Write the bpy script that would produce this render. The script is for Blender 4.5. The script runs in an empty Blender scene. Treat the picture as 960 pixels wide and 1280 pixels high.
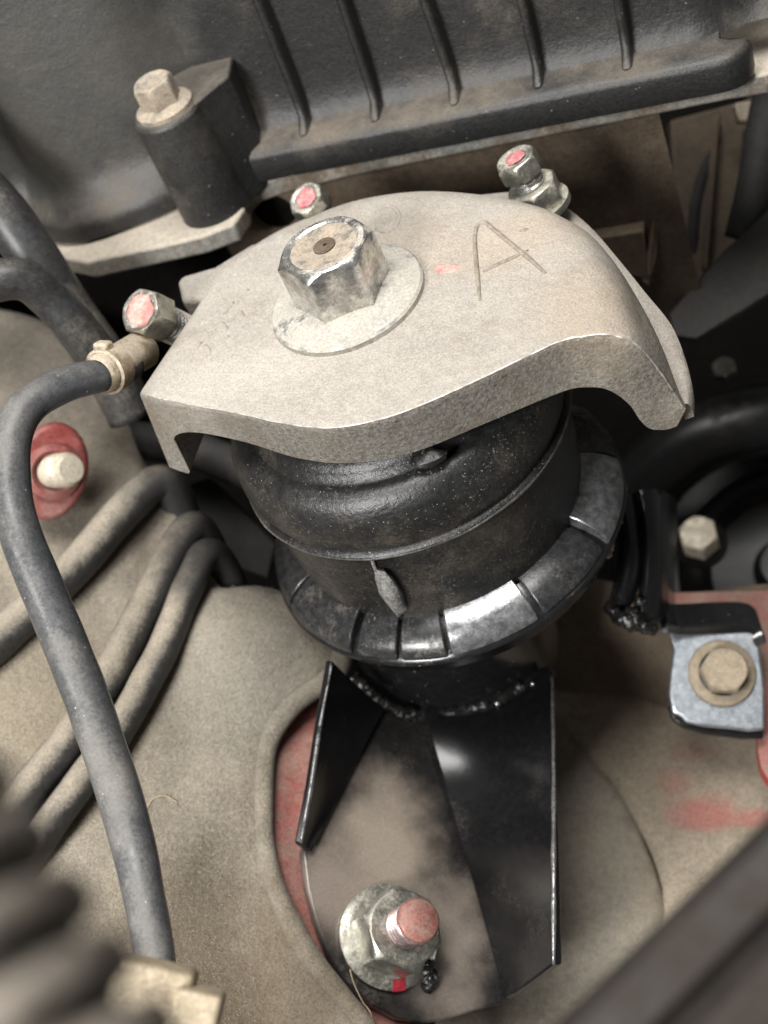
import bpy, bmesh, math, random
from mathutils import Vector, Matrix, noise
from mathutils.geometry import delaunay_2d_cdt

random.seed(7)
S = 0.001                      # everything below is written in millimetres
sc = bpy.context.scene
COL = sc.collection

# ------------------------------------------------------------------ camera
FPX = 1700.0                   # focal length in photo pixels (960 x 1280)
ZC = Vector((-.327, .6415, .694)).normalized()      # mount axis seen from the camera
XC = (Vector((1, 0, 0)) - ZC * ZC.x).normalized()
YC = ZC.cross(XC)
R = Matrix((XC, YC, ZC))       # camera axes -> place axes (z = mount axis)
def ray(px, py): return Vector(((px - 480) / FPX, -(py - 640) / FPX, -1))
C0 = ray(560, 653) * 340       # centre of the crimped ring = origin of the place
CAM = R @ (-C0)
cam = bpy.data.cameras.new('camera')
cam.sensor_fit = 'VERTICAL'; cam.sensor_height = 36; cam.lens = FPX / 1280 * 36
cam.clip_start = 0.01; cam.clip_end = 20
cam.dof.use_dof = True; cam.dof.focus_distance = 0.283; cam.dof.aperture_fstop = 14
co = bpy.data.objects.new('camera', cam); COL.objects.link(co)
co.matrix_world = Matrix.Translation(CAM * S) @ R.to_4x4()
sc.camera = co

# ------------------------------------------------------------------ light
w = bpy.data.worlds.new('World'); sc.world = w; w.use_nodes = True
w.node_tree.nodes['Background'].inputs[0].default_value = (1, .97, .94, 1)
w.node_tree.nodes['Background'].inputs[1].default_value = .10
def area(name, loc, target, sx, sy, power, col):
    l = bpy.data.lights.new(name, 'AREA'); l.shape = 'RECTANGLE'; l.size = sx * S; l.size_y = sy * S
    l.energy = power; l.color = col
    o = bpy.data.objects.new(name, l); COL.objects.link(o)
    o.location = Vector(loc) * S
    o.rotation_euler = (Vector(target) - Vector(loc)).to_track_quat('-Z', 'Y').to_euler()
    return o
area('workshop_lamp', (60, -60, 800), (10, -10, 20), 420, 320, 8.6, (1, .98, .955))
area('front_left_light', (-300, -560, 480), (0, -20, 10), 230, 190, 7.2, (1, .99, .975))  # area light out of view, added for the frontal light from upper left

sc.view_settings.view_transform = 'Standard'; sc.view_settings.look = 'None'
sc.view_settings.exposure = 0.0; sc.view_settings.gamma = 1; sc.view_settings.use_curve_mapping = False
sc.render.engine = 'CYCLES'
sc.cycles.max_bounces = 5; sc.cycles.diffuse_bounces = 3; sc.cycles.glossy_bounces = 3; sc.cycles.transmission_bounces = 0
sc.render.resolution_x = 768; sc.render.resolution_y = 1024

# ------------------------------------------------------------------ placing helpers
def at(px, py, d): return R @ (ray(px, py) * d - C0)
def pz(px, py, h):
    r = R @ ray(px, py); return CAM + r * ((h - CAM.z) / r.z)
def onplane(px, py, p0, n):
    r = R @ ray(px, py); return CAM + r * ((p0 - CAM).dot(n) / r.dot(n))
def V(*a): return Vector(a)
def cdir(x, y, z): return (R @ Vector((x, y, z))).normalized()   # a direction as the camera sees it
TOCAM = cdir(0, 0, 1)

# ------------------------------------------------------------------ materials
MATS = {}
def lin(c): return tuple(((x / 255) / 12.92 if x / 255 <= .04045 else ((x / 255 + .055) / 1.055) ** 2.4) for x in c)
def mat(name, base, rough=.5, metal=0., dust=None, dust_amt=.4, dust_scale=.08, up=0., var=.25, vscale=.5,
        bump=.3, bscale=2., bdist=.15, spec=.5, soft=.25, scratch=None, scratch_amt=.12, stain=None, stain_amt=.3, stain_scale=.05,
        speck=None, speck_amt=.1, speck_scale=1.2, sheen=0., coat=0., grain=.22, gscale=1.6, patch=()):
    """dusty, worn procedural surface; scales are per millimetre"""
    m = bpy.data.materials.new(name); m.use_nodes = True; MATS[name] = m
    nt = m.node_tree; N = nt.nodes; L = nt.links
    b = N['Principled BSDF']
    def nd(t, **k):
        x = N.new(t)
        for q, v in k.items(): setattr(x, q, v)
        return x
    geo = nd('ShaderNodeNewGeometry')
    mp = nd('ShaderNodeVectorMath', operation='SCALE'); mp.inputs['Scale'].default_value = 1000.
    L.new(geo.outputs['Position'], mp.inputs[0]); P = mp.outputs[0]
    def noi(scale, det=5, rgh=.6, off=0., sv=None):
        x = nd('ShaderNodeTexNoise'); x.inputs['Scale'].default_value = scale
        x.inputs['Detail'].default_value = det; x.inputs['Roughness'].default_value = rgh
        src = P
        if sv:
            q = nd('ShaderNodeVectorMath', operation='MULTIPLY'); q.inputs[1].default_value = sv; L.new(P, q.inputs[0]); src = q.outputs[0]
        ad = nd('ShaderNodeVectorMath', operation='ADD'); ad.inputs[1].default_value = (off, off * .7, off * .3); L.new(src, ad.inputs[0])
        L.new(ad.outputs[0], x.inputs['Vector']); return x.outputs['Fac']
    def rmp(fac, lo, hi, a=0., bb=1.):
        x = nd('ShaderNodeMapRange'); x.interpolation_type = 'SMOOTHSTEP'
        x.inputs[1].default_value = lo; x.inputs[2].default_value = hi; x.inputs[3].default_value = a; x.inputs[4].default_value = bb
        L.new(fac, x.inputs[0]); return x.outputs[0]
    def mth(op, a, c):
        x = nd('ShaderNodeMath', operation=op); x.use_clamp = False
        for i, q in enumerate((a, c)):
            if isinstance(q, (int, float)): x.inputs[i].default_value = q
            else: L.new(q, x.inputs[i])
        return x.outputs[0]
    def mix(fac, a, c, blend='MIX'):
        x = nd('ShaderNodeMix', data_type='RGBA', blend_type=blend)
        if isinstance(fac, (int, float)): x.inputs[0].default_value = fac
        else: L.new(fac, x.inputs[0])
        for i, q in ((6, a), (7, c)):
            if isinstance(q, tuple): x.inputs[i].default_value = (*q, 1) if len(q) == 3 else q
            else: L.new(q, x.inputs[i])
        return x.outputs[2]
    lo = tuple(c * (1 - var) for c in base); hi = tuple(min(1, c * (1 + var)) for c in base)
    col = mix(rmp(noi(vscale, 6), .3, .7), lo, hi)
    rg = rough; mt = metal
    if stain:
        f = mth('MULTIPLY', rmp(noi(stain_scale, 6, .65, 31.), .46, .62), stain_amt)
        col = mix(f, col, stain)
    if scratch:
        f = mth('MULTIPLY', rmp(noi(1.3, 8, .75, 11.), .56, .68), rmp(noi(.07, 3, .5, 23.), .46, .62))
        f = mth('MINIMUM', mth('MULTIPLY', f, scratch_amt * 6), 1.)
        col = mix(f, col, scratch)
    if speck:
        v = nd('ShaderNodeTexVoronoi'); v.inputs['Scale'].default_value = speck_scale; L.new(P, v.inputs['Vector'])
        sep = nd('ShaderNodeSeparateColor'); L.new(v.outputs['Color'], sep.inputs[0])
        f = mth('MULTIPLY', mth('LESS_THAN', v.outputs['Distance'], .28), mth('LESS_THAN', sep.outputs[0], speck_amt))
        f = mth('MULTIPLY', f, mth('ADD', .3, mth('MULTIPLY', sep.outputs[1], .7)))
        col = mix(f, col, speck)
    if dust:
        f = mth('ADD', noi(dust_scale, 8, .68, 5.), mth('MULTIPLY', mth('SUBTRACT', noi(vscale * 3, 4, .6, 9.), .5), .35))
        if up:
            sx = nd('ShaderNodeSeparateXYZ'); L.new(geo.outputs['Normal'], sx.inputs[0])
            f = mth('ADD', f, mth('MULTIPLY', mth('SUBTRACT', sx.outputs[2], .35), up))
        t = 1 - dust_amt
        f = rmp(f, t * .7 + .15 - soft / 2, t * .7 + .15 + soft / 2)
        dl = tuple(c * .86 for c in dust)
        dcol = mix(rmp(noi(.35, 6, .7, 3.), .3, .7), dl, dust)
        col = mix(f, col, dcol)
        rg = rmp(f, 0, 1, rough, .95)
        if metal: mt = rmp(f, 0, 1, metal, 0.)
    for pc_, pr_, pcol, pamt in patch:                 # worn or painted areas, some painted-in shade or reflection, each in its place
        sb = nd('ShaderNodeVectorMath', operation='SUBTRACT'); sb.inputs[1].default_value = tuple(pc_); L.new(P, sb.inputs[0])
        dv_ = nd('ShaderNodeVectorMath', operation='DIVIDE'); dv_.inputs[1].default_value = tuple(pr_) if hasattr(pr_, '__len__') else (pr_,) * 3; L.new(sb.outputs[0], dv_.inputs[0])
        ln = nd('ShaderNodeVectorMath', operation='LENGTH'); L.new(dv_.outputs[0], ln.inputs[0])
        dd_ = mth('ADD', ln.outputs['Value'], mth('MULTIPLY', mth('SUBTRACT', noi(.09, 5, .55, 41.), .5), 1.1))
        col = mix(rmp(dd_, .25, 1.25, pamt, 0.), col, pcol)
    if grain:
        gm = rmp(noi(gscale, 4, .7, 51.), .28, .72, 1 - grain, 1 + grain)
        cg = nd('ShaderNodeCombineColor')
        for i_ in range(3): L.new(gm, cg.inputs[i_])
        col = mix(1., col, cg.outputs[0], 'MULTIPLY')
    L.new(col, b.inputs['Base Color'])
    if isinstance(rg, float) or isinstance(rg, int):
        rg = rmp(noi(vscale * 1.7, 5, .6, 17.), .3, .7, rough * .8, min(1, rough * 1.25))
    L.new(rg, b.inputs['Roughness'])
    if isinstance(mt, (int, float)): b.inputs['Metallic'].default_value = mt
    else: L.new(mt, b.inputs['Metallic'])
    b.inputs['Specular IOR Level'].default_value = spec
    if sheen: b.inputs['Sheen Weight'].default_value = sheen
    if coat: b.inputs['Coat Weight'].default_value = coat; b.inputs['Coat Roughness'].default_value = .12
    if bump:
        hgt = mth('ADD', noi(bscale, 6, .65, 2.), mth('MULTIPLY', noi(bscale * .22, 3, .5, 8.), 1.2))
        bp = nd('ShaderNodeBump'); bp.inputs['Strength'].default_value = bump; bp.inputs['Distance'].default_value = bdist * S
        L.new(hgt, bp.inputs['Height']); L.new(bp.outputs[0], b.inputs['Normal'])
    return m

DUST = (.40, .345, .275)
M_CAST = mat('cast_aluminium', (.30, .278, .245), .46, .35, (.425, .388, .338), .40, .05, up=.36, var=.35, vscale=1.1, bump=1.0, bscale=1.8, bdist=.3,
             speck=(.14, .105, .075), speck_amt=.10, speck_scale=1.0, soft=.6, stain=(.27, .22, .165), stain_amt=.6, stain_scale=.045, grain=.22, gscale=2.2,
             patch=((pz(735, 385, 69), (14, 16, 14), (.33, .265, .19), .55), (pz(640, 300, 70), (20, 12, 12), (.44, .36, .27), .5), (pz(300, 470, 70), (22, 10, 10), (.50, .46, .41), .5), (pz(520, 300, 70), (14, 10, 10), (.44, .37, .29), .45)))
M_CASTDARK = mat('dirty_cast_groove', (.24, .205, .16), .8, 0, (.36, .31, .25), .4, .3, var=.2, bump=.5, bscale=2)
M_FLANGEAL = mat('dusty_aluminium_flange', (.34, .33, .30), .5, .5, (.42, .37, .30), .5, .06, up=.3, stain=(.2, .12, .06), stain_amt=.6, bump=.4, bscale=1.5)
M_ZINC = mat('zinc_plated_steel', (.62, .61, .58), .26, .9, (.46, .40, .32), .08, .12, up=.40, var=.2, vscale=.8, bump=.35, bscale=.9, soft=.3, stain=(.14, .13, .115), stain_amt=.6, stain_scale=.09)
M_ZINCTOP = mat('zinc_dusty_top', (.36, .33, .28), .45, .5, (.38, .315, .24), .55, .3, var=.2, bump=.4, bscale=1.5, stain=(.30, .23, .16), stain_amt=.5, stain_scale=.3)
M_ZINCDULL = mat('dull_zinc_steel', (.50, .49, .43), .28, .9, (.36, .33, .26), .28, .10, up=.15, soft=.55, var=.25, bump=.3, bscale=1.4)
M_RECESS = mat('grimy_recess', (.10, .072, .048), .9, 0, (.16, .12, .085), .4, .6, bump=.8, bscale=2.)
M_RUBBER = mat('black_rubber', (.017, .017, .017), .33, 0, (.11, .09, .068), .25, .07, up=-.1, var=.35, bump=.6, bscale=1.1, bdist=.25, spec=.6,
               scratch=(.30, .29, .27), scratch_amt=.15, speck=(.36, .34, .31), speck_amt=.05, speck_scale=2.3, soft=.4)
M_PAINT = mat('gloss_black_paint', (.012, .012, .013), .2, 0, (.10, .085, .07), .20, .09, var=.2, bump=.16, bscale=.5, bdist=.15, spec=.6, speck=(.2, .19, .18), speck_amt=.015, speck_scale=1.2, soft=.3)
M_GUSSET = mat('clean_gloss_black_paint', (.008, .008, .0085), .2, 0, (.05, .043, .037), .16, .06, var=.2, bump=.14, bscale=.4, bdist=.15, spec=.45, soft=.5)
M_EDGE = mat('worn_steel_edge', (.34, .34, .34), .3, .8, (.02, .02, .02), .42, .25, var=.3, bump=.4, soft=.2)
M_TAB = mat('worn_black_tab', (.045, .045, .046), .26, .4, (.15, .135, .115), .28, .12, var=.4, bump=.3, bscale=.9, spec=.6, scratch=(.4, .39, .37), scratch_amt=.14, soft=.3)
M_TABBRIGHT = mat('highlight_tab', (.28, .285, .29), .24, .7, (.06, .055, .05), .22, .2, var=.4, bump=.3, bscale=.9, scratch=(.6, .6, .6), scratch_amt=.14)  # lighter copy of the tab metal, highlight of two tabs in its colour
M_WELD = mat('weld_bead', (.03, .029, .028), .16, .5, (.45, .45, .45), .30, .35, var=.6, bump=.8, bscale=1.2, soft=.15)
M_BASEPLATE = mat('dusty_black_base_plate', (.05, .045, .04), .28, .2, (.28, .235, .19), .50, .03, var=.2, bump=.2, bscale=1.0, spec=.5, soft=.4, speck=(.12, .08, .06), speck_amt=.05, speck_scale=.4)
M_PLASTIC = mat('black_grained_plastic', (.019, .019, .019), .40, 0, (.19, .16, .125), .25, .03, up=.24, var=.3, vscale=1.2, bump=.6, bscale=1.5, bdist=.25, speck=(.2, .18, .15), speck_amt=.015, speck_scale=1.2, soft=.45, grain=.18,
                patch=((at(70, 90, 345), 40, (.075, .072, .066), .8), (at(180, 60, 350), 18, (.085, .08, .07), .6), (at(318, 98, 358), (6, 12, 12), (.24, .19, .13), .8), (at(190, 60, 352), (7, 10, 10), (.2, .165, .115), .5)))
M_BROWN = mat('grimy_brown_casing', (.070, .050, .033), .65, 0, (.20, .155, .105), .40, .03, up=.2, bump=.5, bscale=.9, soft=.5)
M_FELT = mat('dusty_felt', (.165, .145, .112), .95, 0, (.37, .325, .255), .52, .035, var=.4, vscale=1.1, bump=1., bscale=2.2, bdist=.5, spec=.15, soft=.45, sheen=.15, stain=(.10, .078, .052), stain_amt=.6, stain_scale=.03, grain=.27, gscale=1.7,
             patch=((at(400, 1230, 316), 26, (.115, .088, .058), .75), (at(250, 1230, 310), 30, (.15, .115, .075), .7), (at(300, 850, 340), 24, (.27, .25, .21), .6), (at(70, 900, 338), 26, (.29, .245, .175), .6), (at(150, 640, 360), 20, (.12, .10, .08), .6), (at(60, 440, 380), 30, (.11, .095, .08), .5)))
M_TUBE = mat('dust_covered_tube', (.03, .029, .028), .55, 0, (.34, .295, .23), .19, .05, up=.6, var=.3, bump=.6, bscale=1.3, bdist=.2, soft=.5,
             patch=((at(212, 630, 362), 15, (.028, .027, .026), .95), (at(255, 690, 350), 14, (.028, .027, .026), .95), (at(276, 716, 346), 14, (.028, .027, .026), .95)))  # near-black patches on the tube tops: shade painted into the colour
M_HOSE = mat('grey_black_hose', (.060, .063, .068), .27, 0, (.24, .225, .20), .25, .04, up=.3, var=.2, bump=.35, bscale=1.0, soft=.6, grain=.14, speck=(.4, .38, .34), speck_amt=.02, speck_scale=1.2)
M_HOSEBLK = mat('black_hose', (.03, .03, .031), .4, 0, (.16, .14, .11), .34, .05, up=.2, var=.3, bump=.4, bscale=1.0, soft=.4)
M_TANFIT = mat('tan_plated_fitting', (.38, .31, .22), .45, .5, (.46, .39, .30), .45, .15, up=.2, bump=.4, bscale=1.3)
M_RED = mat('dusty_red_paint', (.30, .035, .03), .35, 0, (.33, .25, .20), .36, .05, up=.3, var=.2, bump=.25, bscale=.8, soft=.5, coat=.2)
M_PINKRED = mat('faded_red_paint', (.22, .045, .04), .45, 0, (.30, .19, .16), .38, .06, up=.1, var=.2, bump=.3, bscale=1., soft=.5)
M_TANBODY = mat('dust_caked_body', (.27, .225, .165), .8, 0, (.33, .275, .205), .5, .03, var=.2, bump=.6, bscale=.9, soft=.5, stain=(.42, .13, .11), stain_amt=.0)
M_TANSCUFF = mat('scuffed_red_through_dust', (.44, .11, .09), .6, 0, (.31, .26, .19), .40, .09, var=.25, bump=.5, bscale=.9, soft=.2)
M_GREYBODY = mat('grey_dusty_body', (.17, .155, .125), .75, 0, (.27, .23, .175), .5, .03, var=.2, bump=.5, bscale=.9, soft=.5)
M_PINK = mat('pink_paint_mark', (.44, .13, .145), .6, 0, (.42, .33, .29), .44, .5, var=.15, bump=.3, bscale=1.5)
M_CRIMSON = mat('red_paint_mark', (.40, .03, .045), .4, 0, (.36, .28, .22), .3, .5, soft=.2, var=.2, bump=.2)
M_PINKEND = mat('pink_painted_stud', (.30, .115, .095), .42, .1, (.30, .21, .17), .42, .3, var=.15, bump=.4, bscale=1.2, soft=.4)
M_PLATEZN = mat('bluish_zinc_plate', (.48, .52, .56), .30, .85, (.33, .28, .21), .22, .12, var=.2, bump=.25, bscale=.8)
M_TANBOLT = mat('tan_dusty_bolt', (.32, .26, .18), .7, .1, (.40, .33, .24), .5, .2, var=.2, bump=.4, bscale=1.2)
M_CREAM = mat('cream_plated_bolt', (.55, .50, .40), .45, .3, (.5, .44, .34), .5, .2, var=.2, bump=.3)
M_BEIGE = mat('beige_plastic', (.40, .33, .225), .5, 0, (.27, .22, .155), .4, .1, var=.15, bump=.2)
M_CORR = mat('corrugated_hose_plastic', (.06, .052, .044), .35, 0, (.26, .225, .185), .45, .06, up=.2, var=.3, bump=.3)
M_BAR = mat('dark_trim', (.005, .0047, .0044), .5, 0, (.03, .021, .015), .36, .04, up=.1, var=.3, bump=.3, soft=.5)
M_DARK = mat('shade_dark_metal', (.006, .0052, .0045), .85, 0, (.014, .011, .009), .3, .03, var=.3, bump=.4, spec=.08)  # near-black so the gaps read unlit; their shade is in the colour
M_BELT = mat('belt_rubber', (.020, .019, .018), .75, 0, (.06, .052, .045), .35, .05, var=.2, bump=.3)
M_PULLEY = mat('black_pulley_paint', (.010, .010, .010), .34, 0, (.06, .05, .042), .22, .05, up=.1, var=.2, bump=.2, spec=.35)
M_FIBRE = mat('straw_fibre', (.50, .40, .26), .7, 0, None, var=.1, bump=0)

# ------------------------------------------------------------------ object helpers
LOC = {}
def obj(name, verts, faces, m, parent=None, smooth=40, bevel=0., bseg=2, subsurf=0):
    """verts in place millimetres; linked as one mesh under its parent"""
    off = Vector((0, 0, 0)); p = parent
    while p is not None:
        off += Vector(p.location); p = p.parent
    me = bpy.data.meshes.new(name)
    me.from_pydata([tuple(Vector(v) * S - off) for v in verts], [], faces)
    bm = bmesh.new(); bm.from_mesh(me); bmesh.ops.remove_doubles(bm, verts=bm.verts, dist=1e-7)
    bmesh.ops.recalc_face_normals(bm, faces=bm.faces); bm.to_mesh(me); bm.free()
    for q in me.polygons: q.use_smooth = True
    if smooth < 180: me.set_sharp_from_angle(angle=math.radians(smooth))
    o = bpy.data.objects.new(name, me); COL.objects.link(o); me.materials.append(m)
    if parent is not None: o.parent = parent
    if bevel:
        b = o.modifiers.new('bevel', 'BEVEL'); b.width = bevel * S; b.segments = bseg; b.limit_method = 'ANGLE'; b.angle_limit = math.radians(35); b.use_clamp_overlap = True
    if subsurf:
        s = o.modifiers.new('smooth', 'SUBSURF'); s.levels = subsurf; s.render_levels = subsurf
    return o
def tag(o, label, cat, group=None, kind=None):
    o['label'] = label
    if cat: o['category'] = cat
    if group: o['group'] = group
    if kind: o['kind'] = kind
    return o
def thing(name, label, cat, base, group=None):
    o = bpy.data.objects.new(name, None); COL.objects.link(o); o.location = Vector(base) * S
    o.empty_display_size = .01
    bpy.context.view_layer.update()
    return tag(o, label, cat, group)
def frame(axis, hint=None):
    z = Vector(axis).normalized()
    h = Vector(hint) if hint is not None else (Vector((1, 0, 0)) if abs(z.x) < .8 else Vector((0, 1, 0)))
    x = (h - z * h.dot(z)).normalized()
    return x, z.cross(x), z
def lathe(profile, c, axis=(0, 0, 1), seg=48, a0=0., a1=360., hint=None, wob=0.):
    """profile: (radius, height) pairs"""
    x, y, z = frame(axis, hint); c = Vector(c); full = abs(a1 - a0) >= 360
    n = seg if full else seg + 1
    vs = []; fs = []
    for i in range(n):
        t = math.radians(a0 + (a1 - a0) * i / seg)
        d = x * math.cos(t) + y * math.sin(t)
        for r, h in profile:
            p = c + d * r + z * h
            if wob: p += d * wob * noise.noise(p * .09) + z * wob * .6 * noise.noise(p * .11 + Vector((9, 2, 5)))
            vs.append(p)
    k = len(profile)
    for i in range(seg):
        j = (i + 1) % n
        for q in range(k - 1):
            fs.append((i * k + q, j * k + q, j * k + q + 1, i * k + q + 1))
    return vs, fs
def join(*parts):
    vs, fs = [], []
    for v, f in parts:
        o = len(vs); vs += list(v); fs += [tuple(i + o for i in q) for q in f]
    return vs, fs
def crom(pts, n):
    pts = [Vector(p) for p in pts]; out = []
    P = [pts[0] * 2 - pts[1]] + pts + [pts[-1] * 2 - pts[-2]]
    for i in range(1, len(P) - 2):
        a, b, c, d = P[i - 1:i + 3]
        for k in range(n):
            t = k / n
            out.append(.5 * ((2 * b) + (c - a) * t + (2 * a - 5 * b + 4 * c - d) * t * t + (3 * b - a - 3 * c + d) * t ** 3))
    out.append(pts[-1]); return out
def tube(pts, rad, n=8, seg=20, cap=True, squash=None, wob=0.):
    """pts: control points; rad: radius or list per control point; squash=(dir, factor)"""
    P = crom(pts, n)
    if not isinstance(rad, (list, tuple)): rad = [rad] * len(pts)
    rr = [q.x for q in crom([Vector((r, 0, 0)) for r in rad], n)]
    vs = []; fs = []; x = None
    for i, p in enumerate(P):
        t = (P[min(i + 1, len(P) - 1)] - P[max(i - 1, 0)]).normalized()
        if x is None: x = frame(t)[0]
        x = (x - t * x.dot(t)).normalized(); y = t.cross(x)
        for k in range(seg):
            a = 2 * math.pi * k / seg
            d = (x * math.cos(a) + y * math.sin(a)) * rr[i]
            if squash: d -= squash[0] * d.dot(squash[0]) * (1 - squash[1])
            q = p + d
            if wob: q = q + d.normalized() * wob * noise.noise(q * .12)
            vs.append(q)
    for i in range(len(P) - 1):
        for k in range(seg):
            fs.append((i * seg + k, i * seg + (k + 1) % seg, (i + 1) * seg + (k + 1) % seg, (i + 1) * seg + k))
    if cap:
        fs.append(tuple(range(seg))); fs.append(tuple((len(P) - 1) * seg + k for k in range(seg)))
    return vs, fs
def slab(outline, d):
    """closed prism: outline points pushed along the vector d"""
    n = len(outline); d = Vector(d)
    vs = [Vector(p) for p in outline] + [Vector(p) + d for p in outline]
    fs = [tuple(range(n)), tuple(range(2 * n - 1, n - 1, -1))]
    fs += [(i, (i + 1) % n, n + (i + 1) % n, n + i) for i in range(n)]
    return vs, fs
def sheet(px_outline, surf, thick, step=14, relief=None, smooth_n=6, edge_drop=0., edge_w=20.):
    """a thick sheet bounded by a closed outline; surf(px,py) gives the place point, relief(px,py) a height in mm"""
    out = [p.to_2d() for p in crom([Vector((x, y, 0)) for x, y in px_outline + px_outline[:1]], smooth_n)][:-1] if smooth_n > 1 else [Vector(p) for p in px_outline]
    pts = list(out); n = len(out)
    xs = [p.x for p in out]; ys = [p.y for p in out]
    def inside(x, y):
        c = False
        for i in range(n):
            a, b = out[i], out[(i + 1) % n]
            if (a.y > y) != (b.y > y) and x < (b.x - a.x) * (y - a.y) / (b.y - a.y) + a.x: c = not c
        return c
    def dist(x, y):
        m = 1e9; p = Vector((x, y))
        for i in range(n):
            a, b = out[i], out[(i + 1) % n]; ab = b - a; l = ab.length_squared
            t = 0 if l == 0 else max(0, min(1, (p - a).dot(ab) / l))
            m = min(m, (p - a - ab * t).length)
        return m
    y = min(ys)
    while y < max(ys):
        x = min(xs) + random.random() * step
        while x < max(xs):
            qx, qy = x + random.uniform(-.25, .25) * step, y + random.uniform(-.25, .25) * step
            if inside(qx, qy) and dist(qx, qy) > step * .35: pts.append(Vector((qx, qy)))
            x += step
        y += step
    r = delaunay_2d_cdt(pts, [(i, (i + 1) % n) for i in range(n)], [list(range(n))], 1, 1e-4)
    V2, E2, F2 = r[0], r[1], r[2]
    nv = len(V2); vs = []; low = []
    for i, p in enumerate(V2):
        q = surf(p.x, p.y)
        e = 1e-1
        nn = (surf(p.x + e, p.y) - q).cross(surf(p.x, p.y + e) - q).normalized()
        if nn.dot(CAM - q) < 0: nn = -nn
        h = relief(p.x, p.y) if relief else 0
        if edge_drop:
            dd = min(1, dist(p.x, p.y) / edge_w); h -= edge_drop * (1 - math.sqrt(max(0, 1 - (1 - dd) ** 2)))
        vs.append(q + nn * h); low.append(q - nn * thick)
    cnt = {}
    for f in F2:
        for k in range(len(f)):
            e = (f[k], f[(k + 1) % len(f)]); key = tuple(sorted(e)); cnt.setdefault(key, []).append(e)
    fs = [tuple(f) for f in F2] + [tuple(i + nv for i in reversed(f)) for f in F2]
    for k, l in cnt.items():
        if len(l) == 1: a, b = l[0]; fs.append((b, a, a + nv, b + nv))
    return vs + low, fs
def box(c, x, y, z, sx, sy, sz):
    c = Vector(c); vs = []
    for i in (-1, 1):
        for j in (-1, 1):
            for k in (-1, 1): vs.append(c + x * (i * sx / 2) + y * (j * sy / 2) + z * (k * sz / 2))
    return vs, [(0, 1, 3, 2), (4, 6, 7, 5), (0, 4, 5, 1), (2, 3, 7, 6), (0, 2, 6, 4), (1, 5, 7, 3)]
def hexhead(c, axis, af, h, hint=None, dish=0., chamfer=.9, rot=0.):
    """hex prism with the rounded top corners of a bolt head; dish = shallow recess in the top"""
    x, y, z = frame(axis, hint); c = Vector(c); R0 = af / 2 / math.cos(math.pi / 6)
    seg = 48; rings = []
    def hexr(t): 
        u = (t + math.pi / 6) % (math.pi / 3) - math.pi / 6
        return af / 2 / math.cos(u)
    prof = [(1, 0), (1, .12), (1, .5)]
    vs = []; fs = []
    rows = []
    for i in range(seg):
        t = 2 * math.pi * i / seg + .0001
        rh = hexr(t); tt = t + rot
        d = x * math.cos(tt) + y * math.sin(tt)
        cut = (rh - af / 2 * .96) * .62            # the chamfer cone bites deeper at the corners
        rr = min(rh, af / 2 * .97)
        rad = af / 2
        pr = [(rh * .985, 0), (rh, .5), (rh, h - cut - .5), ((rh + rr) / 2 + .05, h - cut * .45 - .15), (rr * .985, h)]
        if dish: pr += [(rad * .84, h + .02), (rad * .76, h - dish * .45), (rad * .55, h - dish), (rad * .25, h - dish), (.01, h - dish)]
        else: pr += [(rad * .6, h + .05), (.01, h + .08)]
        rows.append([c + d * r + z * q for r, q in pr])
    k = len(rows[0])
    for r in rows: vs += r
    for i in range(seg):
        j = (i + 1) % seg
        for q in range(k - 1): fs.append((i * k + q, j * k + q, j * k + q + 1, i * k + q + 1))
    return vs, fs
def blob(c, r, n=10, sq=(1, 1, 1), seed=0, amp=.3, fr=(Vector((1, 0, 0)), Vector((0, 1, 0)), Vector((0, 0, 1)))):
    vs = []; fs = []; c = Vector(c)
    for i in range(n + 1):
        th = math.pi * i / n
        for j in range(2 * n):
            ph = math.pi * j / n
            d = Vector((math.sin(th) * math.cos(ph), math.sin(th) * math.sin(ph), math.cos(th)))
            k = r * (1 + amp * noise.noise(d * 1.5 + Vector((seed * 3.1, seed, 0))))
            vs.append(c + (fr[0] * d.x * sq[0] + fr[1] * d.y * sq[1] + fr[2] * d.z * sq[2]) * k)
    for i in range(n):
        for j in range(2 * n):
            fs.append((i * 2 * n + j, i * 2 * n + (j + 1) % (2 * n), (i + 1) * 2 * n + (j + 1) % (2 * n), (i + 1) * 2 * n + j))
    return vs, fs
def threads(c, axis, r, length, pitch, depth=.45, seg=40):
    n = int(length / pitch); prof = []
    for i in range(n):
        z = i * pitch
        prof += [(r, z), (r, z + pitch * .25), (r - depth, z + pitch * .55), (r - depth, z + pitch * .7)]
    prof += [(r, n * pitch), (r - .5, n * pitch + .6)]
    return lathe(prof, c, axis, seg)

# ================================================================== THE SETTING
# back of the engine bay, far behind everything, its shade put into the colour
def plane_surf(p0, n): return lambda x, y: onplane(x, y, p0, n)
nb = cdir(0, .15, 1)
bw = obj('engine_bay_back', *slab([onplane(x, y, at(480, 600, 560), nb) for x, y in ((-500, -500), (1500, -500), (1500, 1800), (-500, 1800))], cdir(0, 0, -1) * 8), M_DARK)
tag(bw, 'near-black back of the engine bay, coloured as shade', None, kind='structure')

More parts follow.
